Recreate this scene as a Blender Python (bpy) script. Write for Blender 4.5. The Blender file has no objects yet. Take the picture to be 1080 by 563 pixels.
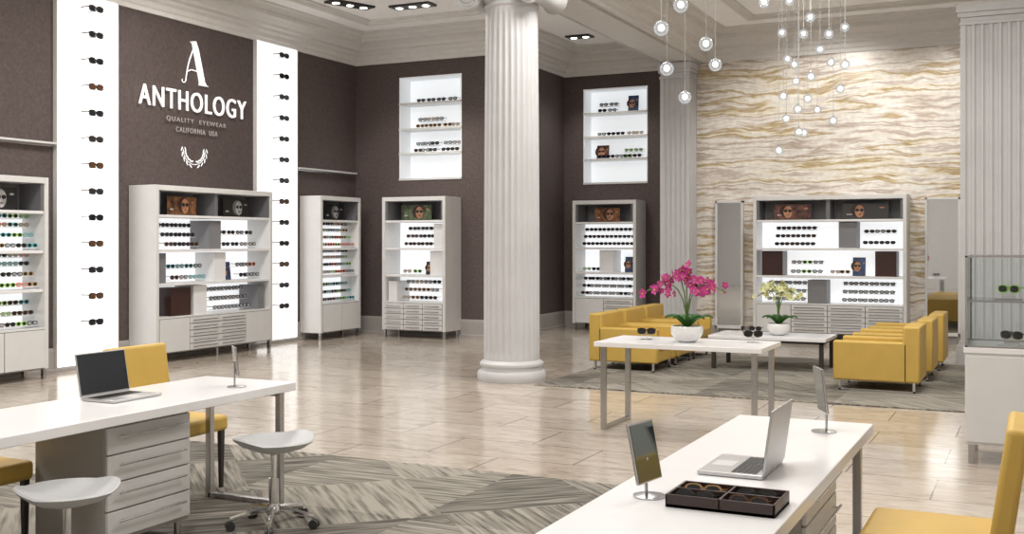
import bpy, bmesh, math, random
from mathutils import Matrix, Vector
random.seed(7)
S=bpy.context.scene
try:
    S.view_settings.view_transform='Standard'
except Exception as e: print(e)

# ------------------------------------------------------------ materials
MATS={}
def mat(name,col,rough=.5,metal=0,emis=None,es=0,spec=None,noise=0,nscale=8,bump=0,bscale=60,coat=0):
    m=bpy.data.materials.new(name); m.use_nodes=True
    nt=m.node_tree; b=nt.nodes['Principled BSDF']
    b.inputs['Base Color'].default_value=(*col,1); b.inputs['Roughness'].default_value=rough
    b.inputs['Metallic'].default_value=metal
    if coat: b.inputs['Coat Weight'].default_value=coat
    if emis: 
        b.inputs['Emission Color'].default_value=(*emis,1); b.inputs['Emission Strength'].default_value=es
    if noise or bump:
        tc=nt.nodes.new('ShaderNodeTexCoord')
    if noise:
        n=nt.nodes.new('ShaderNodeTexNoise'); n.inputs['Scale'].default_value=nscale; n.inputs['Detail'].default_value=5
        nt.links.new(tc.outputs['Object'],n.inputs['Vector'])
        r=nt.nodes.new('ShaderNodeValToRGB')
        r.color_ramp.elements[0].position=.3; r.color_ramp.elements[1].position=.7
        r.color_ramp.elements[0].color=(*[c*(1-noise) for c in col],1)
        r.color_ramp.elements[1].color=(*[min(1,c*(1+noise)) for c in col],1)
        nt.links.new(n.outputs['Fac'],r.inputs['Fac']); nt.links.new(r.outputs['Color'],b.inputs['Base Color'])
    if bump:
        n2=nt.nodes.new('ShaderNodeTexNoise'); n2.inputs['Scale'].default_value=bscale
        nt.links.new(tc.outputs['Object'],n2.inputs['Vector'])
        bp=nt.nodes.new('ShaderNodeBump'); bp.inputs['Strength'].default_value=bump; bp.inputs['Distance'].default_value=.01
        nt.links.new(n2.outputs['Fac'],bp.inputs['Height']); nt.links.new(bp.outputs['Normal'],b.inputs['Normal'])
    MATS[name]=m
    return m
mat('white_paint',(.78,.77,.76),.45)
mat('ceiling_paint_glow',(.84,.82,.80),.6,noise=.02,emis=(1,.97,.93),es=.08)  # faint emission put into the ceiling colour to brighten it
mat('trim_paint',(.72,.705,.685),.5,noise=.03)
mat('stone_column',(.56,.56,.57),.5,noise=.04,nscale=3)
mat('cab_white',(.67,.67,.665),.3,noise=.02)
mat('cab_inner',(.76,.76,.77),.4)
mat('cab_lit',(.85,.85,.86),.5,emis=(.96,.98,1),es=.72)
mat('niche_lit',(.80,.82,.84),.5,emis=(.93,.97,1),es=.52)
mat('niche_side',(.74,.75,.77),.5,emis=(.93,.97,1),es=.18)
mat('panel_lit',(.9,.9,.9),.5,emis=(1,1,1),es=.95)
mat('cab_grey',(.14,.14,.15),.5)
mat('slab_grey',(.19,.19,.20),.5)
mat('slab_dark',(.05,.045,.045),.4)
mat('slab_brown',(.040,.014,.011),.35)
mat('seam_dark',(.12,.12,.12),.6)
mat('wall_brown',(.094,.070,.066),.7,noise=.20,nscale=24,bump=.8,bscale=55)
mat('baseboard',(.37,.345,.33),.5,noise=.03)
mat('desk_white',(.80,.80,.81),.22,noise=.01)
mat('desk_grey',(.60,.595,.585),.35,noise=.02)
mat('desk_taupe',(.36,.335,.31),.4,noise=.02)
mat('steel',(.50,.50,.51),.25,metal=1)
mat('chrome',(.75,.75,.76),.12,metal=1)
mat('yellow_leather',(.58,.385,.085),.5,noise=.05,nscale=5,bump=.15,bscale=180)
mat('leg_dark',(.03,.022,.02),.4)
mat('stool_grey',(.50,.51,.52),.45)
mat('rubber',(.03,.03,.03),.5)
mat('alu',(.55,.55,.56),.35,metal=.7)
mat('screen',(.02,.024,.03),.12)
mat('keys',(.02,.02,.02),.5)
mat('mirror',(.62,.64,.65),.03,metal=1)
mat('mirror_small',(.16,.19,.19),.06,metal=.8)
mat('black',(.012,.012,.013),.3)
mat('lens_dark',(.015,.015,.018),.08)
mat('lens_clear',(.35,.38,.40),.1)
mat('fr_green',(.28,.55,.08),.3)
mat('fr_orange',(.75,.16,.05),.3)
mat('fr_teal',(.05,.35,.38),.3)
mat('fr_tort',(.10,.04,.015),.3)
mat('fr_gold',(.45,.28,.12),.3)
mat('logo_white',(.9,.9,.9),.4,emis=(1,1,1),es=.5)
mat('logo_dim',(.42,.38,.36),.4,emis=(1,1,1),es=.05)
mat('p_orange',(.22,.09,.035),.4,noise=.9,nscale=10); mat('p_skin',(.55,.27,.15),.5,noise=.35,nscale=12); mat('p_bw',(.5,.5,.5),.5,noise=.45,nscale=14)
mat('p_blue',(.03,.06,.16),.4,noise=.8,nscale=12); mat('p_hair',(.05,.015,.01),.5); mat('p_green',(.10,.13,.07),.5,noise=.9,nscale=12); mat('p_red',(.13,.05,.035),.4,noise=.9,nscale=12)
mat('pot_white',(.78,.78,.77),.2,coat=.5)
mat('leaf',(.04,.14,.03),.4,noise=.2)
mat('stem',(.09,.16,.04),.5)
mat('petal_pink',(.50,.045,.25),.5,noise=.4,nscale=20)
mat('petal_white',(.62,.64,.36),.5,noise=.2,nscale=20)
mat('petal_yel',(.6,.5,.06),.5)
mat('moss',(.10,.13,.03),.9,noise=.3,nscale=30)
mat('bulb',(1,1,1),.3,emis=(1,.98,.95),es=3)
mat('spot_em',(1,1,1),.3,emis=(1,.97,.92),es=8)
mat('wire',(.45,.45,.45),.4)
mat('tray_brown',(.03,.015,.012),.35)
mat('tray_red',(.25,.03,.02),.8)
mat('tray_felt',(.25,.25,.24),.9)
def glassmat(name,tint=(.95,.97,.97),blend=.3,em=0):
    m=bpy.data.materials.new(name); m.use_nodes=True; nt=m.node_tree; nt.nodes.clear()
    o=nt.nodes.new('ShaderNodeOutputMaterial'); t=nt.nodes.new('ShaderNodeBsdfTransparent'); g=nt.nodes.new('ShaderNodeBsdfGlossy')
    t.inputs['Color'].default_value=(*tint,1); g.inputs['Roughness'].default_value=.02
    lw=nt.nodes.new('ShaderNodeLayerWeight'); lw.inputs['Blend'].default_value=blend
    mx=nt.nodes.new('ShaderNodeMixShader')
    nt.links.new(lw.outputs['Fresnel'],mx.inputs['Fac']); nt.links.new(t.outputs[0],mx.inputs[1]); nt.links.new(g.outputs[0],mx.inputs[2])
    out=mx.outputs[0]
    if em:
        e=nt.nodes.new('ShaderNodeEmission'); e.inputs['Strength'].default_value=em; a=nt.nodes.new('ShaderNodeAddShader')
        nt.links.new(out,a.inputs[0]); nt.links.new(e.outputs[0],a.inputs[1]); out=a.outputs[0]
    nt.links.new(out,o.inputs[0]); MATS[name]=m
glassmat('glass'); glassmat('globe_glass',(.93,.95,.96),.25,.12)

def N(nt,t,**k):
    n=nt.nodes.new(t)
    for a,v in k.items(): setattr(n,a,v)
    return n
def floor_mat():
    m=bpy.data.materials.new('travertine_floor'); m.use_nodes=True; nt=m.node_tree; b=nt.nodes['Principled BSDF']; L=nt.links.new
    tc=N(nt,'ShaderNodeTexCoord')
    br=N(nt,'ShaderNodeTexBrick'); br.inputs['Scale'].default_value=1; br.inputs['Brick Width'].default_value=1.2; br.inputs['Row Height'].default_value=.6
    br.inputs['Mortar Size'].default_value=.006; br.inputs['Color1'].default_value=(.47,.41,.345,1); br.inputs['Color2'].default_value=(.54,.485,.42,1)
    br.inputs['Mortar'].default_value=(.19,.16,.13,1); br.inputs['Bias'].default_value=0
    L(tc.outputs['Object'],br.inputs['Vector'])
    vm=N(nt,'ShaderNodeVectorMath',operation='ADD'); L(tc.outputs['Object'],vm.inputs[0])
    sc=N(nt,'ShaderNodeVectorMath',operation='SCALE'); sc.inputs['Scale'].default_value=13; L(br.outputs['Color'],sc.inputs[0]); L(sc.outputs[0],vm.inputs[1])
    mp=N(nt,'ShaderNodeMapping'); mp.inputs['Scale'].default_value=(1.6,4.6,1); L(vm.outputs[0],mp.inputs['Vector'])
    n=N(nt,'ShaderNodeTexNoise'); n.inputs['Scale'].default_value=2.2; n.inputs['Detail'].default_value=10; n.inputs['Roughness'].default_value=.75; n.inputs['Distortion'].default_value=.9; L(mp.outputs[0],n.inputs['Vector'])
    r=N(nt,'ShaderNodeValToRGB'); e=r.color_ramp.elements; e[0].position=.34; e[0].color=(.58,.55,.53,1); e[1].position=.64; e[1].color=(1.12,1.12,1.12,1)
    x=e.new(.46); x.color=(.90,.88,.86,1)
    L(n.outputs['Fac'],r.inputs['Fac'])
    mx=N(nt,'ShaderNodeMixRGB',blend_type='MULTIPLY'); mx.inputs['Fac'].default_value=.9
    L(br.outputs['Color'],mx.inputs[1]); L(r.outputs['Color'],mx.inputs[2]); L(mx.outputs[0],b.inputs['Base Color'])
    b.inputs['Roughness'].default_value=.14; b.inputs['Specular IOR Level'].default_value=.5
    MATS['floor']=m
floor_mat()
def onyx_mat():
    m=bpy.data.materials.new('onyx'); m.use_nodes=True; nt=m.node_tree; b=nt.nodes['Principled BSDF']; L=nt.links.new
    tc=N(nt,'ShaderNodeTexCoord'); sp=N(nt,'ShaderNodeSeparateXYZ'); L(tc.outputs['Object'],sp.inputs[0])
    def warp(scale,sx,sz,amp,prev):
        mp=N(nt,'ShaderNodeMapping'); mp.inputs['Scale'].default_value=(sx,0,sz); L(tc.outputs['Object'],mp.inputs['Vector'])
        n=N(nt,'ShaderNodeTexNoise'); n.inputs['Scale'].default_value=scale; n.inputs['Detail'].default_value=3; L(mp.outputs[0],n.inputs['Vector'])
        ma=N(nt,'ShaderNodeMath',operation='MULTIPLY_ADD'); ma.inputs[1].default_value=amp; L(n.outputs['Fac'],ma.inputs[0]); L(prev,ma.inputs[2]); return ma.outputs[0]
    z=warp(1,.5,.6,.30,sp.outputs['Z']); z=warp(1,2.0,2.0,.15,z); z=warp(1,7,6,.035,z)
    cb=N(nt,'ShaderNodeCombineXYZ'); L(z,cb.inputs['Z'])
    mx0=N(nt,'ShaderNodeMath',operation='MULTIPLY'); mx0.inputs[1].default_value=.08; L(sp.outputs['X'],mx0.inputs[0]); L(mx0.outputs[0],cb.inputs['X'])
    n2=N(nt,'ShaderNodeTexNoise'); n2.inputs['Scale'].default_value=2.5; n2.inputs['Detail'].default_value=5; n2.inputs['Roughness'].default_value=.60; L(cb.outputs[0],n2.inputs['Vector'])
    r=N(nt,'ShaderNodeValToRGB'); cr=r.color_ramp; cr.elements[0].position=.26; cr.elements[0].color=(.26,.18,.13,1)
    cr.elements[1].position=.78; cr.elements[1].color=(.46,.38,.32,1)
    for p,c in ((.32,(.44,.35,.28)),(.36,(.70,.65,.60)),(.40,(.82,.79,.75)),(.43,(.44,.35,.29)),(.455,(.72,.66,.60)),(.485,(.86,.84,.80)),(.51,(.60,.52,.45)),(.53,(.42,.30,.11)),(.545,(.70,.62,.48)),(.575,(.86,.84,.80)),(.605,(.52,.43,.37)),(.63,(.80,.76,.71)),(.66,(.60,.52,.45)),(.69,(.38,.28,.14)),(.71,(.76,.71,.64))):
        e=cr.elements.new(p); e.color=(*c,1)
    L(n2.outputs['Fac'],r.inputs['Fac'])
    n3=N(nt,'ShaderNodeTexNoise'); n3.inputs['Scale'].default_value=12; n3.inputs['Detail'].default_value=6; L(tc.outputs['Object'],n3.inputs['Vector'])
    r3=N(nt,'ShaderNodeValToRGB'); r3.color_ramp.elements[0].position=.3; r3.color_ramp.elements[0].color=(.86,.84,.81,1); r3.color_ramp.elements[1].position=.65; r3.color_ramp.elements[1].color=(1.03,1.03,1.02,1); L(n3.outputs['Fac'],r3.inputs['Fac'])
    mx=N(nt,'ShaderNodeMixRGB',blend_type='MULTIPLY'); mx.inputs['Fac'].default_value=1; L(r.outputs['Color'],mx.inputs[1]); L(r3.outputs['Color'],mx.inputs[2])
    L(mx.outputs[0],b.inputs['Base Color'])
    b.inputs['Roughness'].default_value=.3
    MATS['onyx']=m
onyx_mat()
def rug_mat():
    m=bpy.data.materials.new('rug_pattern'); m.use_nodes=True; nt=m.node_tree; b=nt.nodes['Principled BSDF']; L=nt.links.new
    tc=N(nt,'ShaderNodeTexCoord')
    outs=[]
    for a in (.75,-.75,0):
        mp=N(nt,'ShaderNodeMapping'); mp.inputs['Rotation'].default_value=(0,0,a); L(tc.outputs['Object'],mp.inputs['Vector'])
        mp2=N(nt,'ShaderNodeMapping'); mp2.inputs['Scale'].default_value=(1.6,24,1); L(mp.outputs[0],mp2.inputs['Vector'])
        n=N(nt,'ShaderNodeTexNoise'); n.inputs['Scale'].default_value=1.3; n.inputs['Detail'].default_value=3; L(mp2.outputs[0],n.inputs['Vector'])
        outs.append(n.outputs['Fac'])
    def chk(a,s,off):
        mp=N(nt,'ShaderNodeMapping'); mp.inputs['Rotation'].default_value=(0,0,a); mp.inputs['Location'].default_value=(off,.3,.5); mp.inputs['Scale'].default_value=(1,1,0); L(tc.outputs['Object'],mp.inputs['Vector'])
        c=N(nt,'ShaderNodeTexChecker'); c.inputs['Scale'].default_value=s; L(mp.outputs[0],c.inputs['Vector']); return c.outputs['Fac']
    c1=chk(.785,1.0,.1); c2=chk(.0,.707,.4)
    m1=N(nt,'ShaderNodeMixRGB'); L(c1,m1.inputs['Fac']); L(outs[0],m1.inputs[1]); L(outs[1],m1.inputs[2])
    m2=N(nt,'ShaderNodeMixRGB'); 
    mm=N(nt,'ShaderNodeMath',operation='MULTIPLY'); L(c1,mm.inputs[0]); L(c2,mm.inputs[1])
    L(mm.outputs[0],m2.inputs['Fac']); L(m1.outputs[0],m2.inputs[1]); L(outs[2],m2.inputs[2])
    ad=N(nt,'ShaderNodeMath',operation='MULTIPLY_ADD'); L(c2,ad.inputs[0]); ad.inputs[1].default_value=.10; L(m2.outputs[0],ad.inputs[2])
    ad2=N(nt,'ShaderNodeMath',operation='MULTIPLY_ADD'); L(c1,ad2.inputs[0]); ad2.inputs[1].default_value=-.07; L(ad.outputs[0],ad2.inputs[2])
    r=N(nt,'ShaderNodeValToRGB'); e=r.color_ramp.elements; e[0].position=.33; e[0].color=(.060,.053,.043,1); e[1].position=.66; e[1].color=(.30,.28,.24,1)
    L(ad2.outputs[0],r.inputs['Fac']); L(r.outputs['Color'],b.inputs['Base Color']); b.inputs['Roughness'].default_value=.95
    MATS['rug']=m
rug_mat()

# ------------------------------------------------------------ mesh builder
class MB:
    def __init__(s): s.v=[];s.f=[];s.mi=[];s.mats=[]
    def m(s,n):
        if n not in s.mats: s.mats.append(n)
        return s.mats.index(n)
    def add(s,vs,fs,mt,M=None):
        o=len(s.v); i=s.m(mt)
        s.v+= [tuple(M@Vector(v)) for v in vs] if M is not None else [tuple(v) for v in vs]
        for f in fs: s.f.append([a+o for a in f]); s.mi.append(i)
    def box(s,x0,y0,z0,x1,y1,z1,mt,M=None):
        s.add([(x0,y0,z0),(x1,y0,z0),(x1,y1,z0),(x0,y1,z0),(x0,y0,z1),(x1,y0,z1),(x1,y1,z1),(x0,y1,z1)],
              [(3,2,1,0),(4,5,6,7),(0,1,5,4),(1,2,6,5),(2,3,7,6),(3,0,4,7)],mt,M)
    def lathe(s,pr,c,mt,seg=24,M=None):
        vs=[];fs=[];n=len(pr)
        for i in range(seg):
            a=2*math.pi*i/seg
            for r,z in pr: vs.append((c[0]+r*math.cos(a),c[1]+r*math.sin(a),c[2]+z))
        for i in range(seg):
            j=(i+1)%seg
            for k in range(n-1): fs.append((i*n+k,j*n+k,j*n+k+1,i*n+k+1))
        if pr[0][0]>1e-4: fs.append([i*n for i in range(seg)][::-1])
        if pr[-1][0]>1e-4: fs.append([i*n+n-1 for i in range(seg)])
        s.add(vs,fs,mt,M)
    def tube(s,path,r,mt,seg=8,M=None):
        P=[Vector(p) for p in path]; vs=[];fs=[]
        for i,p in enumerate(P):
            d=(P[min(i+1,len(P)-1)]-P[max(i-1,0)]).normalized()
            up=Vector((0,0,1)) if abs(d.z)<.9 else Vector((1,0,0))
            a=d.cross(up).normalized(); b=d.cross(a).normalized()
            rr=r[i] if isinstance(r,(list,tuple)) else r
            for k in range(seg):
                t=2*math.pi*(k+.5)/seg; vs.append(p+a*rr*math.cos(t)+b*rr*math.sin(t))
        for i in range(len(P)-1):
            for k in range(seg):
                l=(k+1)%seg; fs.append((i*seg+k,i*seg+l,(i+1)*seg+l,(i+1)*seg+k))
        fs.append(list(range(seg))[::-1]); fs.append([(len(P)-1)*seg+k for k in range(seg)])
        s.add(vs,fs,mt,M)
    def prism(s,poly,z0,z1,mt,M=None):
        n=len(poly); vs=[(x,y,z0) for x,y in poly]+[(x,y,z1) for x,y in poly]
        fs=[list(range(n))[::-1],list(range(n,2*n))]+[(i,(i+1)%n,n+(i+1)%n,n+i) for i in range(n)]
        s.add(vs,fs,mt,M)
    def disc(s,cx,cz,a,b,y,mt,M=None,n=16):
        s.add([(cx+a*math.cos(2*math.pi*i/n),y,cz+b*math.sin(2*math.pi*i/n)) for i in range(n)],[list(range(n))],mt,M)
    def sphere(s,c,r,mt,seg=16,rings=10,M=None):
        pr=[(max(r*math.sin(math.pi*i/rings),0.00001),-r*math.cos(math.pi*i/rings)) for i in range(rings+1)]
        s.lathe(pr,c,mt,seg,M)
    def obj(s,name,parent=None,loc=(0,0,0),rot=0,bevel=0,smooth=False,segs=2):
        me=bpy.data.meshes.new(name); me.from_pydata(s.v,[],s.f)
        for n in s.mats: me.materials.append(MATS[n])
        me.polygons.foreach_set('material_index',s.mi); me.update()
        bm=bmesh.new(); bm.from_mesh(me); bmesh.ops.recalc_face_normals(bm,faces=bm.faces); bm.to_mesh(me); bm.free()
        if smooth:
            me.polygons.foreach_set('use_smooth',[True]*len(me.polygons))
            try: me.set_sharp_from_angle(angle=math.radians(smooth if smooth>1 else 35))
            except Exception: pass
        o=bpy.data.objects.new(name,me); S.collection.objects.link(o)
        o.location=loc; o.rotation_euler=(0,0,rot)
        if parent: o.parent=parent
        if bevel:
            b=o.modifiers.new('bevel','BEVEL'); b.width=bevel; b.segments=segs; b.limit_method='ANGLE'
        return o
def empty(name,loc,rot=0):
    o=bpy.data.objects.new(name,None); o.empty_display_size=.2; o.location=loc; o.rotation_euler=(0,0,rot); S.collection.objects.link(o); return o
T=Matrix.Translation
def RZ(a): return Matrix.Rotation(a,4,'Z')
def RX(a): return Matrix.Rotation(a,4,'X')
def RY(a): return Matrix.Rotation(a,4,'Y')

def glasses(mb,M,fr='black',ln='lens_dark',s=1,n=10,rim=.75,temple=.11):
    if s!=1: M=M@Matrix.Scale(s,4)
    for sx in (-1,1):
        cx=sx*.034; O=[];B=[];I=[]
        for i in range(n):
            t=2*math.pi*i/n; c=math.cos(t); q=math.sin(t)
            a=.0315*math.copysign(abs(c)**.8,c); b=.023*math.copysign(abs(q)**.75,q)
            O.append((cx+a,0,b)); B.append((cx+a,.006,b)); I.append((cx+a*rim,.0,b*rim))
        mb.add(O+B+I,[(i,(i+1)%n,2*n+(i+1)%n,2*n+i) for i in range(n)]+[(i,(i+1)%n,n+(i+1)%n,n+i) for i in range(n)],fr,M)
        mb.add([(p[0],.001,p[2]) for p in I],[list(range(n))],ln,M)
        mb.box(sx*.064-.003,.002,.004,sx*.064+.003,temple,.011,fr,M)
    mb.box(-.006,0,.004,.006,.005,.012,fr,M)
FRC=['fr_green','fr_orange','fr_teal','black','fr_orange','fr_gold','black','fr_green']

def poster(mb,M,w,h,kind):
    bg={'orange':'p_orange','bw':'black','blue':'p_blue','green':'p_green','dark':'slab_dark','red':'p_red','white':'cab_inner'}[kind]
    mb.box(-w/2,-.006,0,w/2,.006,h,'black',M); 
    mb.add([(-w/2+.008,-.008,.008),(w/2-.008,-.008,.008),(w/2-.008,-.008,h-.008),(-w/2+.008,-.008,h-.008)],[(0,1,2,3)],bg,M)
    fx=(.10 if kind in('orange','bw','green') else -.12)*w; a=min(w,h)*.34; b=min(h*.44,a*1.2); cz=h*.5
    sk='p_bw' if kind in('bw','white') else 'p_skin'
    mb.disc(fx-.35*a,cz+.08*b,a*1.2,b*1.0,-.0095,'p_hair' if kind!='bw' else 'slab_grey',M)
    mb.disc(fx,cz-.03*b,a*.80,b*.96,-.011,sk,M)
    for sx in(-1,1): mb.disc(fx+sx*a*.4,cz+.15*b,a*.36,b*.24,-.0125,'black',M,10)
    mb.disc(fx+.05*a,cz-.5*b,a*.24,b*.08,-.0125,'p_red',M,8)
    mb.disc(-w*.34,h*.3,w*.07,h*.05,-.0095,'p_bw',M,8); mb.disc(w*.36,h*.7,w*.06,h*.05,-.0095,sk,M,8)

# ------------------------------------------------------------ room shell
XL=-10.85; YA=16.08; XS=-8.04; YB=18.88; YO=18.4; HC=5.2; XR=4.0; Y0=-2.5
mb=MB(); mb.box(XL-.3,Y0,-.1,XR+.3,19.4,0,'floor'); mb.obj('floor')
mb=MB(); mb.box(XL-.3,Y0,HC,XR+.3,19.4,HC+.15,'ceiling_paint_glow'); mb.obj('ceiling')
mb=MB(); mb.box(XL-.25,Y0,0,XL,YA+.42,HC,'wall_brown'); mb.obj('wall_left')
mb=MB(); mb.box(XR,Y0,0,XR+.25,YO+.2,HC,'trim_paint'); mb.obj('wall_right')
mb=MB(); mb.box(XL-.25,Y0-.25,0,XR+.25,Y0,HC,'trim_paint'); mb.obj('wall_front')
mb=MB()
def nichewall(mb,x0,x1,y,nx0,nx1,nz0,nz1):
    d=.42
    mb.box(x0,y,0,nx0,y+d,HC,'wall_brown'); mb.box(nx1,y,0,x1,y+d,HC,'wall_brown')
    mb.box(nx0,y,0,nx1,y+d,nz0,'wall_brown'); mb.box(nx0,y,nz1,nx1,y+d,HC,'wall_brown')
    mb.box(nx0,y+.36,nz0,nx1,y+d,nz1,'niche_lit')
nichewall(mb,XL,XS,YA,-9.95,-8.72,2.66,4.44)
mb.obj('wall_back_left')
mb=MB(); mb.box(XS-.3,YA+.42,0,XS,YB+.42,HC,'wall_brown'); mb.obj('wall_recess_side')
mb=MB(); nichewall(mb,XS,-5.85,YB,-7.65,-6.39,2.67,4.45); mb.obj('wall_back_center')
mb=MB(); mb.box(-5.85,YO,0,XR,YO+.9,HC,'onyx'); mb.obj('wall_back_right')
def sweep(mb,path,prof,mt):
    n=len(path); rows=[]
    for i,p in enumerate(path):
        ds=[]
        if i>0: ds.append((Vector(path[i])-Vector(path[i-1])).normalized())
        if i<n-1: ds.append((Vector(path[i+1])-Vector(path[i])).normalized())
        ns=[Vector((d.y,-d.x)) for d in ds]
        if len(ns)==2: mmm=(ns[0]+ns[1]); mmm=mmm/(mmm.dot(ns[0]))
        else: mmm=ns[0]
        rows.append([(p[0]+mmm.x*o,p[1]+mmm.y*o,z) for o,z in prof])
    k=len(prof); vs=[v for r in rows for v in r]
    fs=[(i*k+j,(i+1)*k+j,(i+1)*k+j+1,i*k+j+1) for i in range(n-1) for j in range(k-1)]
    mb.add(vs,fs,mt)
CP=[(0,4.70),(.035,4.70),(.035,4.76),(.06,4.78),(.07,4.84),(.12,4.87),(.13,4.91),(.20,4.93),(.22,4.97),(.30,5.02),(.36,5.04),(.36,5.10),(.40,5.11),(.44,5.16),(.50,5.17),(.50,5.2)]
mb=MB(); sweep(mb,[(XL,Y0),(XL,YA),(XS,YA),(XS,YB),(-5.85,YB),(-5.85,Y0)],CP,'trim_paint'); mb.obj('trim_1')
mb=MB(); sweep(mb,[(-5.2,Y0),(-5.2,YO),(XR,YO),(XR,Y0)],CP,'trim_paint'); mb.obj('trim_2')
mb=MB(); mb.box(-5.85,Y0,4.72,-5.2,YO,HC,'trim_paint'); mb.box(-5.80,Y0,4.68,-5.25,YO,4.72,'trim_paint'); mb.obj('ceiling_beam')
# coffer bead frames on ceiling
mb=MB()
for (x0,y0,x1,y1) in ((-9.9,0,-6.8,15.0),(-4.2,0,3,17.3)):
    pr=[(0,5.2),(0,5.16),(.03,5.13),(.07,5.13),(.10,5.17),(.16,5.17),(.16,5.2)]
    sweep(mb,[(x0,y0),(x0,y1),(x1,y1),(x1,y0)],pr,'trim_paint')
mb.obj('trim_3')
BP=[(0,.30),(.02,.30),(.03,.26),(.03,.05),(.05,.04),(.05,0)]
mb=MB(); sweep(mb,[(XL,Y0),(XL,YA)],BP,'baseboard'); mb.obj('baseboard_left')
mb=MB(); sweep(mb,[(XL,YA),(XS,YA),(XS,YB),(-5.85,YB)],BP,'baseboard'); mb.obj('baseboard_back')
mb=MB(); sweep(mb,[(-5.33,YO),(XR,YO)],[(0,.16),(.02,.16),(.02,0)],'baseboard'); mb.obj('baseboard_right')

# fluted column
def fluted_round(mb,R,z0,z1,nf,mt):
    seg=nf*8; rows=[]; zs=[0,.015,.03,.3,.6,.85,.97,.985,1]
    for t in zs:
        z=z0+(z1-z0)*t; rr=R*(1-.07*t*t); row=[]
        dep=0 if t in(0,.015,.985,1) else .06
        for i in range(seg):
            a=2*math.pi*i/seg; ph=(i%8)/8
            d=math.sin(math.pi*min(1,ph/.8)) if ph<.8 else 0
            r=rr*(1-dep*abs(d)**.6); row.append((r*math.cos(a),r*math.sin(a),z))
        rows.append(row)
    vs=[v for r in rows for v in r]; fs=[]
    for k in range(len(rows)-1):
        for i in range(seg):
            j=(i+1)%seg; fs.append((k*seg+i,k*seg+j,(k+1)*seg+j,(k+1)*seg+i))
    mb.add(vs,fs,mt)
col=empty('fluted_column',(-5.49,11.34,0))
mb=MB(); fluted_round(mb,.325,.24,4.30,28,'stone_column'); mb.obj('shaft',col,smooth=50)
mb=MB(); mb.lathe([(.34,0),(.39,0),(.40,.03),(.40,.09),(.385,.115),(.36,.12),(.35,.15),(.355,.165),(.37,.18),(.37,.205),(.35,.225),(.33,.24),(.3,.25)],(0,0,0),'stone_column',64); mb.obj('base',col,smooth=40)
mb=MB(); mb.lathe([(.28,4.28),(.31,4.29),(.32,4.31),(.31,4.33),(.30,4.35),(.31,4.37),(.37,4.42),(.41,4.47),(.41,4.50),(.3,4.55)],(0,0,0),'stone_column',48)
mb.box(-.44,-.40,4.58,.44,.40,4.68,'stone_column'); mb.box(-.40,-.33,4.47,.40,.33,4.58,'stone_column')
for sx in(-1,1):
    Mv=T((sx*.40,0,4.42))@RX(math.pi/2)
    mb.lathe([(.15,-.36),(.16,-.33),(.12,-.2),(.105,0),(.12,.2),(.16,.33),(.15,.36)],(0,0,0),'stone_column',28,Mv)
    for sy in(-1,1):
        pts=[]
        for i in range(50):
            a=i*.38; r=.145*(1-i/56); pts.append((sx*(.40+r*math.cos(a)*1),sy*.365,4.42+r*math.sin(a)))
        mb.tube(pts,.014,'stone_column',6)
        mb.sphere((sx*.40,sy*.365,4.42),.028,'stone_column',10,6)
mb.obj('capital',col,smooth=40)
# square fluted pilasters
def pilaster(name,x0,x1,y0,y1,nf,ns):
    e=empty(name,((x0+x1)/2,(y0+y1)/2,0)); hx=(x1-x0)/2; hy=(y1-y0)/2
    def edge(p,q,n):
        P=Vector(p);Q=Vector(q);L=(Q-P).length;d=(Q-P)/L; inn=Vector((-d.y,d.x)); out=[tuple(P)]
        m=.05; w=(L-2*m)/n
        for i in range(n):
            s0=m+i*w+w*.14; s1=m+(i+1)*w-w*.14
            for k in range(7):
                t=k/6; out.append(tuple(P+d*(s0+(s1-s0)*t)+inn*(abs(math.sin(math.pi*t))**.7)*.028))
        return out
    poly=edge((-hx,-hy),(hx,-hy),nf)+edge((hx,-hy),(hx,hy),ns)+[(hx,hy)]+edge((-hx,hy),(-hx,-hy),ns)
    mb=MB(); mb.prism(poly,.32,4.40,'stone_column'); mb.obj('shaft',e)
    mb=MB()
    for g,z0,z1 in((.05,0,.2),(.035,.2,.26),(.015,.26,.32),(.015,4.40,4.44),(.03,4.5,4.56),(.05,4.56,4.67)):
        mb.box(-hx-g,-hy-g,z0,hx+g,hy,z1,'stone_column')
    mb.box(-hx,-hy,4.44,hx,hy,4.5,'stone_column')
    mb.obj('base_and_capital',e,bevel=.006)
pilaster('fluted_pilaster',-5.85,-5.33,17.95,18.39,5,4)
pilaster('fluted_pilaster',-.90,.15,15.2,16.1,9,8)

# ------------------------------------------------------------ left wall light panels with sunglasses
def lightpanel(y0,y1):
    e=empty('illuminated_display_panel',(XL,(y0+y1)/2,0))
    w=(y1-y0)/2
    mb=MB(); mb.box(.001,-w,.06,.06,w,4.70,'panel_lit'); mb.box(.0,-w-.012,.06,.065,-w,4.70,'cab_white'); mb.box(.0,w,.06,.065,w+.012,4.70,'cab_white'); mb.obj('panel',e)
    mb=MB(); z=4.53
    while z>.4:
        glasses(mb,T((.20,0,z))@RZ(math.pi/2),'black',random.choice(['lens_dark','lens_dark','fr_tort']),1.8,14,.82,.08)
        mb.box(.05,-.012,z-.035,.17,.012,z-.02,'steel')
        z-=.328
    mb.obj('sunglasses_column',e)
lightpanel(9.53,10.50); lightpanel(13.30,14.31)

# wall ledges
def ledge(y0,y1):
    mb=MB(); mb.box(0,y0,2.785,.10,y1,2.81,'cab_white'); mb.box(0,y0,2.76,.02,y1,2.785,'steel'); mb.obj('wall_ledge',loc=(XL,0,0),bevel=.003)
ledge(6.0,9.51); ledge(14.34,15.98)

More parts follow.
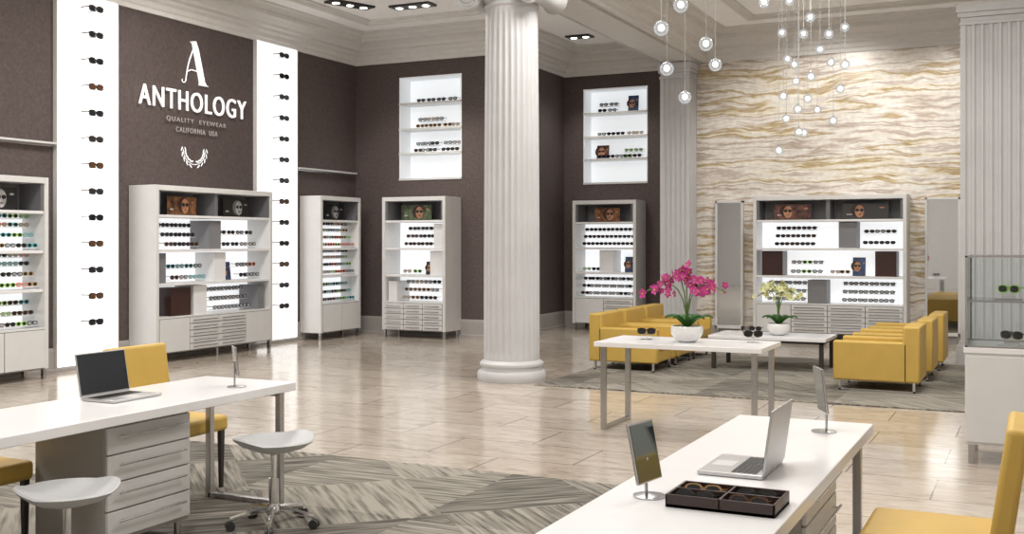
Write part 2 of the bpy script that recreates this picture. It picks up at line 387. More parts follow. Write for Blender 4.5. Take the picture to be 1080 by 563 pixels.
# logo
lg=empty('wall_logo_sign',(XL,11.95,3.6))
def text(body,y,z,width,height,mt,ext=.02,name='lettering',bold=0,sp=1.0):
    c=bpy.data.curves.new(name,'FONT'); c.body=body; c.align_x='CENTER'; c.size=.3; c.extrude=ext; c.offset=bold; c.space_character=sp
    c.materials.append(MATS[mt]); o=bpy.data.objects.new(name,c); S.collection.objects.link(o)
    o.rotation_euler=(math.pi/2,0,math.pi/2); bpy.context.view_layer.update()
    d=o.dimensions; sx=width/d.x; sy=height/d.y
    o.scale=(sx,sy,1); o.parent=lg; o.location=(.05,y-11.95,z-3.6)
text('ANTHOLOGY',11.97,3.45,2.18,.28,'logo_white',.012,'lettering_main',.0,1.16)
text('QUALITY  EYEWEAR',12.0,3.28,1.22,.075,'logo_dim',.004,'lettering_tagline',0,1.3)
text('CALIFORNIA  USA',12.0,3.14,.85,.07,'logo_dim',.004,'lettering_place',0,1.2)
mb=MB()
MX=Matrix(((0,0,1,0),(1,0,0,0),(0,1,0,0),(0,0,0,1)))  # (a,b,c)->x=c,y=a,z=b
def pr(poly): mb.prism(poly,.01,.05,'logo_white',MX)
zb=.245
# thick swept right stem with a flared foot
pr([(-.06,zb+.60),(.03,zb+.615),(.085,zb+.50),(.215,zb+.05),(.26,zb+.0),(.12,zb+.0),(.125,zb+.05),(.0,zb+.50),(-.02,zb+.575)])
# hairline left stroke curving into a tail, and a sweeping crossbar
def hair(pts,r): mb.tube([(.03,a,b) for a,b in pts],r,'logo_white',6)
hair([(.01-.17*t-.03*math.sin(3.1*t),zb+.50*(1-t)+.03) for t in [i/12 for i in range(13)]]+[(-.18,zb+.005),(-.21,zb+.0),(-.235,zb+.02),(-.23,zb+.045)],[.012-.0003*i for i in range(17)])
hair([(-.12,zb+.17),(-.05,zb+.20),(.04,zb+.195),(.13,zb+.17)],.009)
hair([(.26,zb+.004),(.30,zb+.006)],.007)
mb.obj('letter_emblem',lg)
mb=MB()
for s in(-1,1):
    pts=[(.04,s*.22*math.sin(t),-.72-.20*math.cos(t)+.02) for t in [i*.16 for i in range(11)]]
    mb.tube(pts,.005,'logo_white',5)
    for i in range(2,11,2):
        t=i*.16
        for dr in(-1,1):
            r=.22+dr*.035; cy=s*r*math.sin(t); cz=-.70-(.20+dr*.035)*math.cos(t)
            an=(t+.4*dr); n=8
            ca,sa=math.cos(an)*s,math.sin(an)
            vs=[(.045,cy+ .038*math.cos(2*math.pi*k/n)*ca-.012*math.sin(2*math.pi*k/n)*sa, cz+.038*math.cos(2*math.pi*k/n)*sa+.012*math.sin(2*math.pi*k/n)*ca) for k in range(n)]
            mb.add(vs,[list(range(n))],'logo_white')
mb.obj('laurel_emblem',lg)

# ------------------------------------------------------------ cabinets
def grow(mb,x0,x1,n,z,y,cols,lens,s=1,bar=True):
    for i in range(n):
        x=x0+(x1-x0)*(i+.5)/n
        fr=random.choice(cols)
        glasses(mb,T((x,y,z)),fr,lens if lens else random.choice(['lens_dark','lens_clear']),s,10,.72,.09)
    if bar: mb.box(x0,y-.01,z-.023*s-.008,x1,y+.10,z-.023*s-.003,'cab_inner')
def cabinet(name,w,d,loc,rot,rows,base,posters,H=2.35,gs=1.25):
    e=empty(name,loc,rot); h=w/2; t=.055
    mb=MB()
    mb.box(-h,-d,.12,-h+t,0,H,'cab_white'); mb.box(h-t,-d,.12,h,0,H,'cab_white'); mb.box(-h+t,-d,H-.07,h-t,0,H,'cab_white')
    mb.box(-h+t,-.03,.12,h-t,0,H-.07,'cab_white')
    mb.box(-h+t,-d+.012,.12,h-t,-.03,.60,'cab_white')
    SH=[.60,1.05,1.50,1.96]
    for z in SH[1:]: mb.box(-h+t,-d+.02,z-.035,h-t,-.03,z,'cab_inner')
    mb.box(-h+t-.001,-d,.60-.02,h-t+.001,-.03,.602,'cab_white')
    mb.obj('carcass',e,bevel=.004)
    mb=MB(); mb.box(-h+t,-.045,.60,h-t,-.03,1.925,'cab_lit')
    mb.box(-h+t,-.045,1.96,h-t,-.03,H-.07,'slab_grey')
    if w>1.6: mb.box(-.03,-d+.04,1.96,.03,-.05,H-.07,'cab_grey')
    mb.box(-h+t,-d+.02,1.96,-h+t+.04,-.05,H-.07,'cab_grey'); mb.box(h-t-.04,-d+.02,1.96,h-t,-.05,H-.07,'cab_grey')
    mb.obj('back_panels',e)
    # base fronts
    mb=MB()
    for b in base:
        x0,x1,n=b[:3]
        for i in range(n):
            z0=.13+.45*i/n; z1=.13+.45*(i+1)/n
            mb.box(x0+.006,-d-.008,z0+.005,x1-.006,-d+.012,z1-.005,'cab_white')
            if n>1:
                m=(z0+z1)/2; mb.box(x0+.05,-d-.035,m-.006,x1-.05,-d-.025,m+.006,'steel')
                mb.box(x0+.08,-d-.03,m-.004,x0+.09,-d-.005,m+.004,'steel'); mb.box(x1-.09,-d-.03,m-.004,x1-.08,-d-.005,m+.004,'steel')
    mb.box(-h+t,-d+.001,.125,h-t,-d+.0115,.585,'seam_dark')
    for sx in(-1,1):
        for yy in(-d+.04,-.06): mb.box(sx*(h-.04)-.02,yy-.02,0,sx*(h-.04)+.02,yy+.02,.12,'steel')
    if w>1.6: mb.box(-.02,-d+.02,0,.02,-d+.06,.12,'steel')
    mb.obj('drawer_fronts',e)
    mb=MB()
    for px,pw,kk in posters: poster(mb,T((px,-d*.55,1.965)),pw,.26,kk)
    for r in rows:
        k=r[0]
        if k=='g': # x0,x1,n,shelf,offsets,cols,lens
            for oz in r[5]: grow(mb,r[1],r[2],r[3],SH[r[4]]+oz,-.20-.14*(oz<.1)-.07*(.1<=oz<.25),r[6],r[7],gs)
        elif k=='s': mb.box(r[1]-r[2]/2,-d+.08,SH[r[3]]+.001,r[1]+r[2]/2,-.05,SH[r[3]]+r[4],r[5])
        elif k=='p': poster(mb,T((r[1],-.25,SH[r[3]]+.002))@RX(-.12),r[2],r[4],r[5])
    mb.obj('eyewear_and_props',e)
    return e
K=['black','black','fr_tort']
dense=FRC
O3=(.07,.20,.33)
cabinet('eyewear_display_cabinet',1.22,.55,(-9.335,YA-.01,0),0,
 [('g',-.30,.34,4,2,O3,K,'lens_dark'),('g',-.34,.06,2,1,(.06,),['fr_green','fr_gold'],None),('s',-.45,.16,0,.34,'cab_inner'),
  ('g',-.34,.34,4,0,O3,['black','fr_tort','fr_gold'],None),('s',.44,.18,2,.40,'cab_inner'),('s',.40,.24,1,.40,'cab_inner'),
  ('p',.14,.14,1,.22,'dark')],
 [(-.555,-.18,5),(-.18,.18,5),(.18,.555,5)],[(-.08,.60,'green')])
cabinet('eyewear_display_cabinet',1.22,.55,(-7.03,YB-.01,0),0,
 [('g',-.50,.50,6,2,O3,K,'lens_dark'),('g',-.50,-.14,2,1,(.06,),['fr_green','black'],None),('s',.02,.26,1,.40,'cab_inner'),
  ('g',-.52,.52,7,0,O3,K,None),('p',.38,.17,1,.28,'blue')],
 [(-.555,-.0,1),(-.0,.555,5)],[(-.02,.50,'orange')])
dbl=[('g',-.90,-.25,4,2,O3,K,'lens_dark'),('s',-1.02,.16,1,.40,'slab_grey'),
 ('s',.02,.24,2,.40,'slab_grey'),('g',.22,1.0,4,2,(.07,.24),K,None),('g',-.80,-.10,4,1,(.07,.22),['fr_green','fr_teal','fr_tort','black'],None),('p',.42,.22,1,.26,'blue'),
 ('s',.12,.24,1,.40,'cab_inner'),('s',-.66,.38,0,.38,'slab_brown'),('p',-1.0,.17,0,.26,'orange'),('g',.05,.85,5,0,O3,K,'lens_clear'),('s',-.28,.26,0,.40,'cab_inner'),('s',1.02,.14,0,.36,'slab_grey'),
 ('g',.62,1.05,3,1,(.07,.22),['black','fr_orange'],None)]
dbl2=[('g',-.88,-.22,4,2,O3,K,'lens_dark'),('s',.30,.28,2,.42,'slab_grey'),('g',.52,1.02,3,2,(.09,.27),K,None),
 ('s',-.90,.34,1,.40,'slab_brown'),('s',.88,.32,1,.40,'slab_brown'),('g',-.62,-.1,3,1,(.07,.22),['fr_green','black','fr_tort'],None),('p',.45,.20,1,.30,'blue'),('g',.02,.32,2,1,(.07,),['fr_gold'],None),
 ('s',-.18,.3,0,.38,'slab_grey'),('g',-1.0,-.38,4,0,O3,K,'lens_clear'),('g',.2,1.0,5,0,O3,K,'lens_clear')]
db=[(-1.145,-.58,1),(-.58,.0,5),(.0,.58,5),(.58,1.145,5)]
cabinet('eyewear_display_cabinet',2.40,.50,(-3.03,YO-.01,0),0,dbl2,db,[(-.6,.62,'red'),(.55,.72,'dark')])
cabinet('eyewear_display_cabinet',2.40,.48,(XL+.01,11.94,0),math.pi/2,dbl,[(-1.145,-.58,1),(-.58,-.0,5),(.0,.58,5),(.58,1.145,1)],[(-.5,.58,'orange'),(.62,.58,'bw')])
def densecab(loc,w,kind,n):
    return cabinet('eyewear_display_cabinet',w,.42,loc,math.pi/2,
     [('g',-w*.43,w*.43,n,2,(.06,.18,.30,.40),dense,None),('g',-w*.43,w*.43,n,1,(.06,.18,.30,.40),dense,None),('g',-w*.43,w*.43,n,0,(.06,.18,.30),['black','fr_green','fr_tort','fr_teal'],None)],
     [(-w/2+.055,0,1),(0,w/2-.055,1)],[(.05,.55,kind)],gs=1.1)
densecab((XL+.01,8.47,0),1.22,'bw',7); densecab((XL+.01,6.9,0),1.22,'orange',7); densecab((XL+.01,15.02,0),1.15,'bw',7)

# niche shelves
def niche(x0,x1,y,z0,items,top):
    e=empty('wall_niche_shelving',((x0+x1)/2,y,z0)); h=(x1-x0)/2; H=top-z0
    mb=MB()
    for zz in(0,.44,.86,1.30): mb.box(-h+.001,-.02,zz,h-.001,.355,zz+.035,'cab_white')
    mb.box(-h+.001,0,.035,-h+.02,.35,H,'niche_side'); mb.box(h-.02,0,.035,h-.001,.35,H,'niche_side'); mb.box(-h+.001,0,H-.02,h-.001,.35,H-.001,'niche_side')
    mb.obj('shelves',e)
    mb=MB(); Z=[.035,.475,.895,1.335]
    for it in items:
        if it[0]=='g':
            for oz in it[4]: grow(mb,it[1],it[2],it[3],Z[it[5]]+oz,.12+.08*(oz>.1),it[6],None,1.3)
        else: poster(mb,T((it[1],.15,Z[it[5]]+.002))@RX(-.1),it[2],it[3],it[4])
    mb.obj('eyewear',e)
G=['fr_gold','fr_green','black']
niche(-9.95,-8.72,YA,2.66,[('g',-.35,.25,3,(.05,),3,K),('g',.25,.5,1,(.05,),3,G),('g',-.35,.15,3,(.05,.17),2,G),('g',.2,.5,2,(.05,),2,['fr_gold']),('g',-.38,.05,3,(.05,.17),1,K),('g',.15,.5,2,(.05,.17),1,K)],4.44)
niche(-7.65,-6.39,YB,2.67,[('g',-.4,-.0,2,(.05,.17),3,K),('p',.3,.2,.30,'blue',3),('g',-.4,.15,3,(.05,),2,K),('g',.2,.5,2,(.05,),2,['fr_gold']),('p',-.3,.24,.26,'red',1),('g',.1,.48,2,(.05,.16),1,['fr_green','black']),('g',-.4,.3,4,(.05,),1,['black'])],4.45)

# full length mirrors on onyx wall
def wmirror(x0,x1):
    e=empty('full_length_mirror',((x0+x1)/2,YO,0)); h=(x1-x0)/2
    mb=MB(); mb.box(-h,-.10,.12,-h+.035,-.001,2.30,'cab_white'); mb.box(h-.035,-.10,.12,h,-.001,2.30,'cab_white'); mb.box(-h,-.10,2.265,h,-.001,2.30,'cab_white'); mb.box(-h,-.10,.12,h,-.001,.17,'cab_white'); mb.box(-h+.03,-.03,.15,h-.03,-.001,2.28,'cab_white'); mb.box(-h+.02,-.08,0,-h+.06,-.04,.12,'steel'); mb.box(h-.06,-.08,0,h-.02,-.04,.12,'steel')
    mb.obj('frame',e,bevel=.003)
    mb=MB(); mb.box(-h+.035,-.07,.17,h-.035,-.031,2.265,'mirror'); mb.obj('mirror_glass',e)
wmirror(-4.98,-4.50); wmirror(-1.60,-1.08)

# ------------------------------------------------------------ rugs
def rug(name,x0,y0,x1,y1):
    mb=MB(); mb.box(x0,y0,.0,x1,y1,.012,'rug'); mb.obj(name,bevel=.004)
rug('area_rug',-6.2,1.0,-2.25,6.7); rug('lounge_carpet',-5.05,11.0,1.5,15.12)

# ------------------------------------------------------------ furniture
def loopleg(mb,x0,x1,y,H,t=.035,r=.02,z0=.0):
    mb.box(x0-r,y-r,z0,x0+r,y+r,H,'steel'); mb.box(x1-r,y-r,z0,x1+r,y+r,H,'steel'); mb.box(x0,y-r,z0,x1,y+r,z0+.03,'steel'); mb.box(x0,y-r,H-.03,x1,y+r,H,'steel')
def pedestal(mb,x0,x1,y0,y1,n):
    mb.box(x0,y0,.10,x1,y1,.69,'desk_taupe')
    for i in range(n):
        z0=.12+.56*i/n; z1=.12+.56*(i+1)/n
        mb.box(x1,y0+.005,z0+.004,x1+.018,y1-.005,z1-.004,'desk_grey')
        m=(z0+z1)/2+.02; mb.tube([(x1+.045,y0+.06,m),(x1+.045,y1-.06,m)],.007,'chrome',8)
        for yy in(y0+.1,y1-.1): mb.tube([(x1+.015,yy,m),(x1+.045,yy,m)],.005,'chrome',6)
    for xx in(x0+.04,x1-.04):
        for yy in(y0+.04,y1-.04): mb.tube([(xx,yy,.012),(xx,yy,.10)],.018,'steel',10)
def desk(x0,x1,y0,y1,py0,py1,n=4):
    cx,cy=(x0+x1)/2,(y0+y1)/2; e=empty('consultation_desk',(cx,cy,0)); hx=(x1-x0)/2; hy=(y1-y0)/2
    mb=MB(); mb.box(-hx,-hy,.70,hx,hy,.75,'desk_white'); mb.obj('desktop',e,bevel=.004)
    mb=MB(); loopleg(mb,-hx+.10,hx-.06,hy-.08,.70,z0=.012); loopleg(mb,-hx+.10,hx-.06,-hy+.08,.70,z0=.012)
    mb.box(-hx+.08,-hy+.08,.66,-hx+.11,hy-.08,.70,'steel'); mb.obj('leg_frames',e,bevel=.004)
    mb=MB(); pedestal(mb,-hx+.12,hx-.10,py0-cy,py1-cy,n); mb.obj('drawer_pedestal',e,bevel=.003)
desk(-4.75,-4.05,1.6,5.36,3.95,4.54)
desk(-1.32,-.69,1.6,5.30,4.10,4.78)
def console(x0,x1,y0,y1):
    cx,cy=(x0+x1)/2,(y0+y1)/2; e=empty('console_table',(cx,cy,0)); hx=(x1-x0)/2; hy=(y1-y0)/2
    mb=MB(); mb.box(-hx,-hy,.71,hx,hy,.75,'desk_white'); mb.obj('tabletop',e,bevel=.004)
    mb=MB()
    for sx in(-1,1):
        for sy in(-1,1): mb.box(sx*(hx-.07)-.022,sy*(hy-.06)-.022,0,sx*(hx-.07)+.022,sy*(hy-.06)+.022,.71,'steel')
        mb.box(sx*(hx-.07)-.02,-hy+.06,.0,sx*(hx-.07)+.02,hy-.06,.03,'steel')
    mb.obj('legs',e,bevel=.003)
console(-3.40,-1.97,8.62,9.35)
e=empty('coffee_table',(-3.0,13.75,.012)); mb=MB(); mb.box(-.72,-.42,.38,.72,.42,.42,'desk_white'); mb.obj('tabletop',e,bevel=.004)
mb=MB()
for sx in(-1,1):
    for sy in(-1,1): mb.box(sx*.66-.025,sy*.36-.025,0,sx*.66+.025,sy*.36+.025,.35,'leg_dark')
mb.box(-.69,-.39,.35,.69,-.34,.38,'leg_dark'); mb.box(-.69,.34,.35,.69,.39,.38,'leg_dark'); mb.box(-.69,-.39,.35,-.64,.39,.38,'leg_dark'); mb.box(.64,-.39,.35,.69,.39,.38,'leg_dark')
mb.obj('frame',e,bevel=.003)

def armchair(x,y,rot):
    e=empty('armchair',(x,y,.012),rot); w=.38; d=.44
    for nm,b in (('arm_left',(-w,-d,.11,-w+.12,d-.12,.53)),('arm_right',(w-.12,-d,.11,w,d-.12,.53)),('backrest',(-w,d-.17,.11,w,d,.70)),('seat_base',(-w+.12,-d+.02,.11,w-.12,d-.17,.26)),('seat_cushion',(-w+.125,-d+.0,.26,w-.125,d-.175,.39))):
        mb=MB(); mb.box(*b,'yellow_leather'); mb.obj(nm,e,bevel=.02,segs=3,smooth=40)
    mb=MB()
    for sx in(-1,1):
        xx=sx*(w-.06); mb.box(xx-.012,-d+.05,0,xx+.012,-d+.075,.11,'chrome'); mb.box(xx-.012,d-.075,0,xx+.012,d-.05,.11,'chrome'); mb.box(xx-.012,-d+.05,0,xx+.012,d-.05,.015,'chrome')
    mb.obj('metal_legs',e)
for yy in(12.40,13.52,14.64): armchair(-1.54+(yy-12.4)*.03,yy,-math.pi/2)
for yy in(12.95,13.83,14.68): armchair(-4.58,yy,math.pi/2)

def chair(x,y,rot,z=.013,nm='dining_chair'):
    e=empty(nm,(x,y,z),rot)
    mb=MB(); mb.box(-.25,-.27,.37,.25,.22,.47,'yellow_leather'); mb.obj('seat',e,bevel=.025,segs=3,smooth=40)
    M=T((0,.20,.36))@RX(-.14)
    mb=MB(); mb.box(-.25,-.02,0,.25,.06,.56,'yellow_leather',M); mb.obj('backrest',e,bevel=.022,segs=3,smooth=40)
    mb=MB()
    for sx in(-1,1):
        mb.tube([(sx*.22,-.23,0),(sx*.22,-.23,.38)],[.015,.024],'leg_dark',4); mb.tube([(sx*.22,.27,0),(sx*.22,.20,.38)],[.015,.024],'leg_dark',4)
    mb.obj('legs',e)
chair(-4.99,5.29,math.pi/2); chair(-4.90,3.70,math.pi/2); chair(-.36,4.62,-math.pi/2,0)

def stool(x,y,rot=0):
    e=empty('swivel_stool',(x,y,.012),rot)
    mb=MB(); seg=40; prof=[(.0001,.42),(.10,.42),(.17,.44),(.215,.468),(.225,.480),(.217,.488),(.19,.474),(.10,.452),(.0001,.448)]
    mb.lathe(prof,(0,0,0),'stool_grey',seg)
    mb.v=[(x_,y_,z_+ .5*max(0,(x_*x_-y_*y_))) for x_,y_,z_ in mb.v]
    mb.obj('seat',e,smooth=60)
    mb=MB(); mb.lathe([(.028,.10),(.028,.27),(.018,.27),(.018,.40),(.05,.415),(.06,.422)],(0,0,0),'chrome',16)
    mb.lathe([(.04,.07),(.045,.10),(.03,.13)],(0,0,0),'chrome',16)
    for i in range(5):
        a=2*math.pi*i/5+.3; c,s=math.cos(a),math.sin(a)
        mb.tube([(.03*c,.03*s,.10),(.12*c,.12*s,.09),(.24*c,.24*s,.065)],[.018,.016,.012],'chrome',8)
    mb.obj('star_base',e,smooth=40)
    mb=MB()
    for i in range(5):
        a=2*math.pi*i/5+.3; c,s=math.cos(a)*.24,math.sin(a)*.24
        for q in(-1,1):
            ox,oy=-math.sin(a)*q*.012,math.cos(a)*q*.012
            mb.tube([(c+ox*.4,s+oy*.4,.026),(c+ox*1.8,s+oy*1.8,.026)],.026,'rubber',14)
    mb.obj('casters',e,smooth=40)
stool(-3.84,4.88,1.2); stool(-3.90,3.50,1.0); 

def laptop(x,y,rot,tilt=.30):
    e=empty('laptop_computer',(x,y,.75),rot)
    mb=MB(); mb.box(-.175,-.12,.002,.175,.12,.016,'alu'); mb.obj('base',e,bevel=.004)
    mb=MB(); 
    for r in range(5):
        for c in range(13):
            x0=-.15+c*.0232; y0=.0+.019*r; mb.box(x0,y0,.016,x0+.020,y0+.016,.0175,'keys')
    mb.box(-.05,-.10,.016,.05,-.02,.0165,'desk_grey'); mb.obj('keyboard',e)
    M=T((0,.12,.016))@RX(-tilt)
    mb=MB(); mb.box(-.175,-.003,0,.175,.005,.235,'alu',M); mb.obj('lid',e,bevel=.003)
    mb=MB(); mb.box(-.168,-.005,.012,.168,-.0035,.228,'screen',M); mb.obj('display',e)
laptop(-4.48,4.39,math.pi/2,.18); laptop(-1.0,4.04,-math.pi/2,.14)

def tmirror(x,y,rot,tilt=.25,w=.08,hh=.20,z0=.05):
    e=empty('tabletop_mirror',(x,y,.75),rot)
    mb=MB(); mb.lathe([(.055,0),(.055,.006),(.008,.012)],(0,0,0),'steel',24); mb.tube([(0,.012,.01),(0,.012,z0+.08)],.006,'steel',8); mb.obj('stand',e,smooth=40)
    M=T((0,0,z0))@RX(-tilt)
    mb=MB(); mb.box(-w,-.006,0,w,.004,hh,'steel',M); mb.obj('frame',e,bevel=.003)
    mb=MB(); mb.box(-w+.006,-.0075,.006,w-.006,-.006,hh-.006,'mirror_small',M); mb.obj('mirror_glass',e)
tmirror(-1.165,3.46,1.38,.2); tmirror(-.86,4.98,-1.15,-.12,.08,.2,.09); tmirror(-4.22,5.02,2.4,.1,.07,.17,.07)

# eyewear tray
e=empty('eyewear_tray',(-.90,3.46,.75))
mb=MB(); w,d=.175,.11
mb.box(-w,-d,.0,w,d,.012,'tray_brown')
for b in((-w,-d,-w+.008,d),(w-.008,-d,w,d),(-w,-d,w,-d+.008),(-w,d-.008,w,d),(-.004,-d,.004,d),(-w,-.004,w,.004)): mb.box(b[0],b[1],.0,b[2],b[3],.042,'tray_brown')
mb.obj('tray',e,bevel=.002)
mb=MB()
for i,(cx,cy,m) in enumerate(((-.087,-.055,'tray_felt'),(.087,-.055,'tray_felt'),(-.087,.055,'tray_red'),(.087,.055,'tray_felt'))):
    mb.box(cx-.079,cy-.046,.012,cx+.079,cy+.046,.016,m)
for cx,cy,f in((-.087,-.08,'black'),(.087,-.08,'fr_tort'),(.087,.02,'black'),(-.087,.02,'fr_gold')):
    glasses(mb,T((cx,cy,.034))@RX(-.2),f,'lens_dark',.95,20,.8,.08)
mb.obj('eyewear',e)

def standglasses(x,y,z,rot,nm,fr='black',ln='lens_dark',s=1.1):
    e=empty(nm,(x,y,z),rot)
    mb=MB(); mb.box(-.05,-.03,0,.05,.05,.006,'chrome'); mb.tube([(0,.01,.005),(0,.01,.05)],.006,'chrome',8); mb.box(-.05,.005,.045,.05,.06,.05,'chrome'); mb.obj('riser',e)
    mb=MB(); glasses(mb,T((0,0,.05+.023*s)),fr,ln,s,18,.8,.12); mb.obj('frames',e)
standglasses(-3.05,8.98,.75,.3,'sunglasses_on_riser',s=1.2); standglasses(-3.2,13.65,.432,.1,'eyeglasses_on_display_stand',s=1.2)
standglasses(-2.15,9.1,.75,.3,'sunglasses_on_riser',s=1.2)

# orchids
def orchid(name,loc,pet,cen,H,spread,stems,fl,potr,fs):
    rnd=random.Random(len(name)+stems)
    e=empty(name,loc)
    mb=MB(); r=potr; mb.lathe([(.0001,0),(r*.45,0),(r*.7,r*.15),(r*.95,r*.5),(r,r*.75),(r*.92,r*.98),(r*.85,r*.98),(r*.9,r*.75),(r*.8,r*.6),(.0001,r*.6)],(0,0,0),'pot_white',32); mb.obj('bowl',e,smooth=50)
    mb=MB(); mb.lathe([(r*.88,r*.72),(r*.6,r*.86),(.0001,r*.92)],(0,0,0),'moss',20); mb.obj('moss_fill',e,smooth=50)
    mb=MB(); mp=MB()
    for i in range(9):
        a=2*math.pi*i/9+rnd.random()*.4; L=r*(1.1+.5*rnd.random()); vs=[];fs_=[]
        for k in range(7):
            t=k/6; wd=r*.20*math.sin(math.pi*min(1,t*.9+.08)); q=L*t; z=r*.8+r*.8*math.sin(t*2.1)
            c,s=math.cos(a),math.sin(a); vs+=[(c*q-s*wd,s*q+c*wd,z+.01),(c*q,s*q,z-.01),(c*q+s*wd,s*q-c*wd,z+.01)]
        for k in range(6):
            b=k*3; fs_+=[(b,b+1,b+4,b+3),(b+1,b+2,b+5,b+4)]
        mb.add(vs,fs_,'leaf')
    def flower(p,sc):
        ya=rnd.uniform(-1.0,1.0)-.4; M=T(p)@RZ(ya)@RX(rnd.uniform(-.4,.3))@RY(rnd.random()*6)@Matrix.Scale(sc,4)
        for k in range(5):
            a=2*math.pi*k/5; ln=.05; wd=.022 if k in(1,4) else .015; n=8
            vs=[]
            for j in range(n+1):
                t=math.pi*(j/n); q=ln*(1-math.cos(t))/2*1.0; w_=wd*math.sin(t)
                vs.append((w_,-.012*math.sin(t/2)-.004*(k%2),q))
            for j in range(n-1,0,-1):
                t=math.pi*(j/n); q=ln*(1-math.cos(t))/2; vs.append((-wd*math.sin(t),-.012*math.sin(t/2)-.004*(k%2),q))
            mp.add(vs,[list(range(len(vs)))],pet,M@RY(a))
        mp.sphere((0,-.012,0),.009,cen,6,4,M)
    for i in range(stems):
        a=i/(stems-1)*2-1 if stems>1 else 0; sx=a*spread; sy=rnd.uniform(-.06,.06); hh=H*(1-.10*abs(a)+rnd.uniform(-.08,.05))
        pts=[]
        for k in range(15):
            t=k/14; up=1-(1-min(1,t/.7))**2 if t<.7 else 1-.9*((t-.7))**1.4*1.1
            pts.append((sx*(t**1.8)+rnd.uniform(-.003,.003),sy*t,r*.8+(hh-r*.8)*up))
        mb.tube(pts,.0055,'stem',6)
        for j in range(fl):
            t=.48+.52*j/(fl-1); f=t*14; k=min(13,int(f)); P=Vector(pts[k]).lerp(Vector(pts[k+1]),f-k)
            P+=Vector((rnd.uniform(-.045,.045),rnd.uniform(-.05,.02),rnd.uniform(-.07,.05))); flower(P,fs*rnd.uniform(.7,1.1))
    mb.obj('stems_and_leaves',e,smooth=40); mp.obj('blossoms',e)
orchid('potted_pink_orchid',(-2.68,8.95,.75),'petal_pink','petal_yel',.60,.35,5,11,.14,.88)
orchid('potted_white_orchid',(-2.92,13.7,.432),'petal_white','petal_yel',.66,.27,6,9,.15,1.0)

# glass showcase
e=empty('glass_showcase',(.13,8.8,0)); hx=.6; hy=.32
mb=MB(); mb.box(-hx,-hy,.14,hx,hy,.80,'cab_white'); mb.box(-hx-.01,-hy-.01,.80,hx+.01,hy+.01,.84,'desk_white'); mb.box(-hx+.01,-hy-.012,.16,-.01,-hy,.78,'cab_white'); mb.box(.01,-hy-.012,.16,hx-.01,-hy,.78,'cab_white')
mb.obj('base_cabinet',e,bevel=.004)
mb=MB()
for sx in(-1,1):
    for sy in(-1,1):
        mb.box(sx*(hx-.04)-.02,sy*(hy-.04)-.02,0,sx*(hx-.04)+.02,sy*(hy-.04)+.02,.14,'steel')
        mb.box(sx*(hx-.008)-.008,sy*(hy-.008)-.008,.84,sx*(hx-.008)+.008,sy*(hy-.008)+.008,1.50,'steel')
for z in(.84,1.488):
    mb.box(-hx,-hy,z,hx,-hy+.012,z+.012,'steel'); mb.box(-hx,hy-.012,z,hx,hy,z+.012,'steel'); mb.box(-hx,-hy,z,-hx+.012,hy,z+.012,'steel'); mb.box(hx-.012,-hy,z,hx,hy,z+.012,'steel')
mb.box(-hx+.01,-hy+.01,1.165,hx-.01,-hy+.018,1.18,'steel')
mb.obj('metal_frame',e)
mb=MB(); mb.box(-hx+.01,-hy+.005,.852,hx-.01,-hy+.009,1.488,'glass'); mb.box(-hx+.005,-hy+.01,.852,-hx+.009,hy-.01,1.488,'glass'); mb.box(-hx+.012,-hy+.02,1.168,hx-.012,hy-.02,1.176,'glass')
mb.box(-hx+.01,hy-.009,.852,hx-.01,hy-.005,1.488,'glass'); mb.box(-hx+.005,-hy+.005,1.494,hx-.005,hy-.005,1.498,'glass'); mb.obj('glass_panes',e)
mb=MB()
for x,z,f in((-.32,1.176,'fr_green'),(.0,1.176,'black'),(.3,1.176,'fr_tort'),(-.30,.84,'black'),(.02,.84,'fr_tort'),(.32,.84,'black')):
    mb.box(x-.09,-.12,z,x+.09,.06,z+.012,'chrome'); mb.box(x-.05,-.04,z+.012,x+.05,-.03,z+.05,'chrome')
    glasses(mb,T((x,-.08,z+.08))@RZ(-.5),f,'lens_dark',1.3,18,.8,.12)
mb.obj('eyewear',e)

# ------------------------------------------------------------ pendants
PD=[(-2.66,8.71,3.56,.062),(-2.76,8.50,3.34,.062),(-2.61,9.29,3.33,.062),(-2.95,9.24,3.13,.062),(-2.67,9.82,3.23,.06),(-2.92,9.69,2.93,.06),
(-2.49,11.0,4.02,.055),(-2.26,12.24,4.08,.055),(-2.42,12.7,3.99,.055),(-2.16,12.84,3.99,.055),(-2.34,13.3,3.9,.055),(-2.72,13.68,3.8,.055),(-2.31,13.88,3.83,.055),
(-2.42,13.15,3.56,.055),(-2.8,14.2,3.67,.055),(-2.57,13.76,3.38,.055),(-2.79,13.55,3.12,.055),(-2.55,14.3,3.3,.05),(-2.85,13.40,2.72,.055),(-2.54,13.05,2.9,.055),(-2.05,13.3,3.7,.055),(-2.1,13.6,4.2,.055),(-2.5,12.3,4.3,.055),(-2.75,13.1,4.1,.055),
(-2.9,13.9,3.45,.055),(-2.2,13.9,3.5,.055),(-2.7,14.2,3.0,.055),(-2.35,14.3,3.15,.055),(-2.95,14.4,4.0,.055),(-2.6,13.3,3.2,.055)]
pe=empty('pendant_light_cluster',(-2.55,11.5,HC))
g=MB();b=MB();wv=MB()
for x,y,z,r in PD:
    X,Y,Z=x+2.55,y-11.5,z-HC
    g.sphere((X,Y,Z),r,'globe_glass',20,12); b.sphere((X,Y,Z+.005),r*.45,'bulb',12,8)
    wv.tube([(X,Y,Z+r*.9),(X,Y,-.03)],.003,'wire',5); wv.tube([(X,Y,Z+r*.9),(X,Y,Z+r*1.25)],.01,'chrome',8)
wv.box(-.5,-3.2,-.04,.35,-1.5,0,'white_paint'); wv.box(-.5,-.7,-.04,.6,3.0,0,'white_paint')
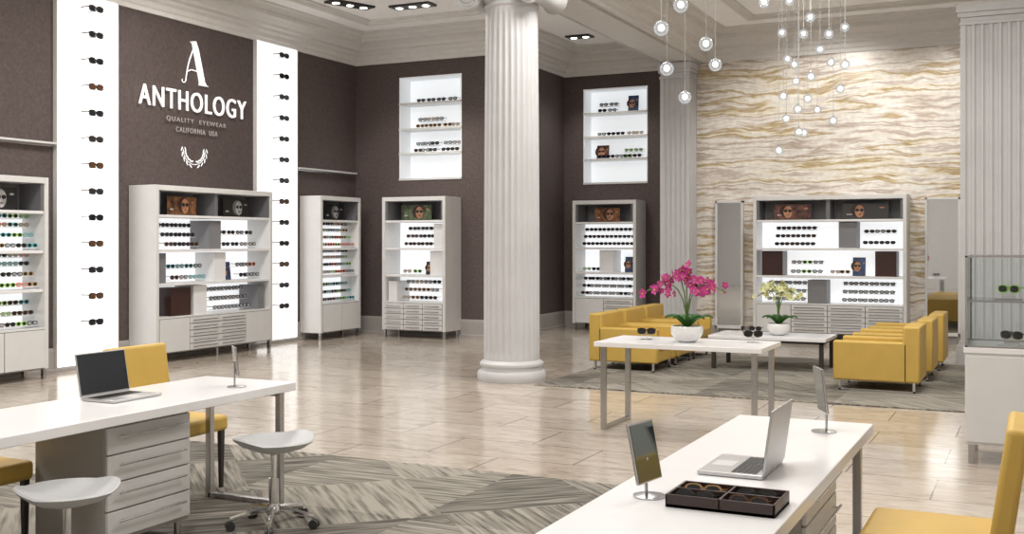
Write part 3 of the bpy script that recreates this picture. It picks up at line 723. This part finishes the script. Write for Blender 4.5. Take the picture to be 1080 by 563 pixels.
g.obj('glass_globes',pe,smooth=60); b.obj('bulbs',pe,smooth=60); wv.obj('cords_and_canopy',pe)

def fixture(x,y,L=1.0,rot=0,n=3):
    e=empty('recessed_spotlight_fixture',(x,y,HC),rot); mb=MB(); mb.box(-L/2,-.13,-.03,L/2,.13,0,'black'); mb.obj('housing',e)
    mb=MB()
    for i in range(n):
        cx=-L/2+L*(i+.5)/n; mb.lathe([(.055,-.036),(.055,-.03)],(cx,0,0),'spot_em',14); mb.lathe([(.085,-.033),(.085,-.03)],(cx,0,0),'steel',14)
    mb.obj('lamps',e)
fixture(-9.35,13.7,.75,1.2); fixture(-8.55,14.2,.7,.0); fixture(-2.95,16.1,.8,0); fixture(-7.2,17.6,.45,0,2)
fixture(-1.0,16.4,.7,0)

# ------------------------------------------------------------ lights
def area(name,x,y,z,sx,sy,p,col=(1,.965,.92)):
    l=bpy.data.lights.new(name,'AREA'); l.shape='RECTANGLE'; l.size=sx; l.size_y=sy; l.energy=p; l.color=col
    o=bpy.data.objects.new(name,l); o.location=(x,y,z); S.collection.objects.link(o); return o
for i,(x,y,p) in enumerate(((-8.2,2,132),(-8.2,6.5,132),(-8.2,10.6,130),(-2.6,1.5,128),(-1.2,6,118),(-3.9,10.5,105),(-1.2,11.8,112),(1.8,9,78),(-4.4,4.2,75))):
    area('added_ceiling_fill',x,y,5.12,1.1,1.1,p)  # area lights added above the view to brighten the room, no modelled fitting
def spot(x,y,z,tx,ty,tz,p,ang=1.2,rad=.12):
    l=bpy.data.lights.new('spotlight','SPOT'); l.energy=p; l.spot_size=ang; l.spot_blend=.6; l.shadow_soft_size=rad; l.color=(1,.96,.90)
    o=bpy.data.objects.new('spotlight',l); o.location=(x,y,z); o.rotation_euler=(Vector((tx,ty,tz))-Vector((x,y,z))).to_track_quat('-Z','Y').to_euler(); S.collection.objects.link(o)
spot(-9.35,13.7,5.1,-9.6,16,1.5,150); spot(-8.55,14.2,5.1,-8.6,16,1.0,150)
spot(-2.95,16.1,5.1,-3.1,18.4,2.1,250,1.8); spot(-1.2,16.5,5.1,-1.3,18.4,3.0,150,1.3,.2); spot(-7.2,17.4,5.1,-7.0,18.8,1.0,110,1.5)
spot(-8.9,9.2,5.1,XL,11.9,3.3,120,1.0)
w=bpy.data.worlds.new('World'); S.world=w; w.use_nodes=True
w.node_tree.nodes['Background'].inputs['Color'].default_value=(.95,.97,1,1); w.node_tree.nodes['Background'].inputs['Strength'].default_value=.5

# ------------------------------------------------------------ camera
c=bpy.data.cameras.new('camera'); c.sensor_width=36; c.lens=36*1145/1080; c.shift_y=-26.5/1080; c.clip_end=100
co=bpy.data.objects.new('camera',c); co.location=(0,0,1.6); co.rotation_euler=(math.pi/2,0,math.radians(25.82)); S.collection.objects.link(co); S.camera=co
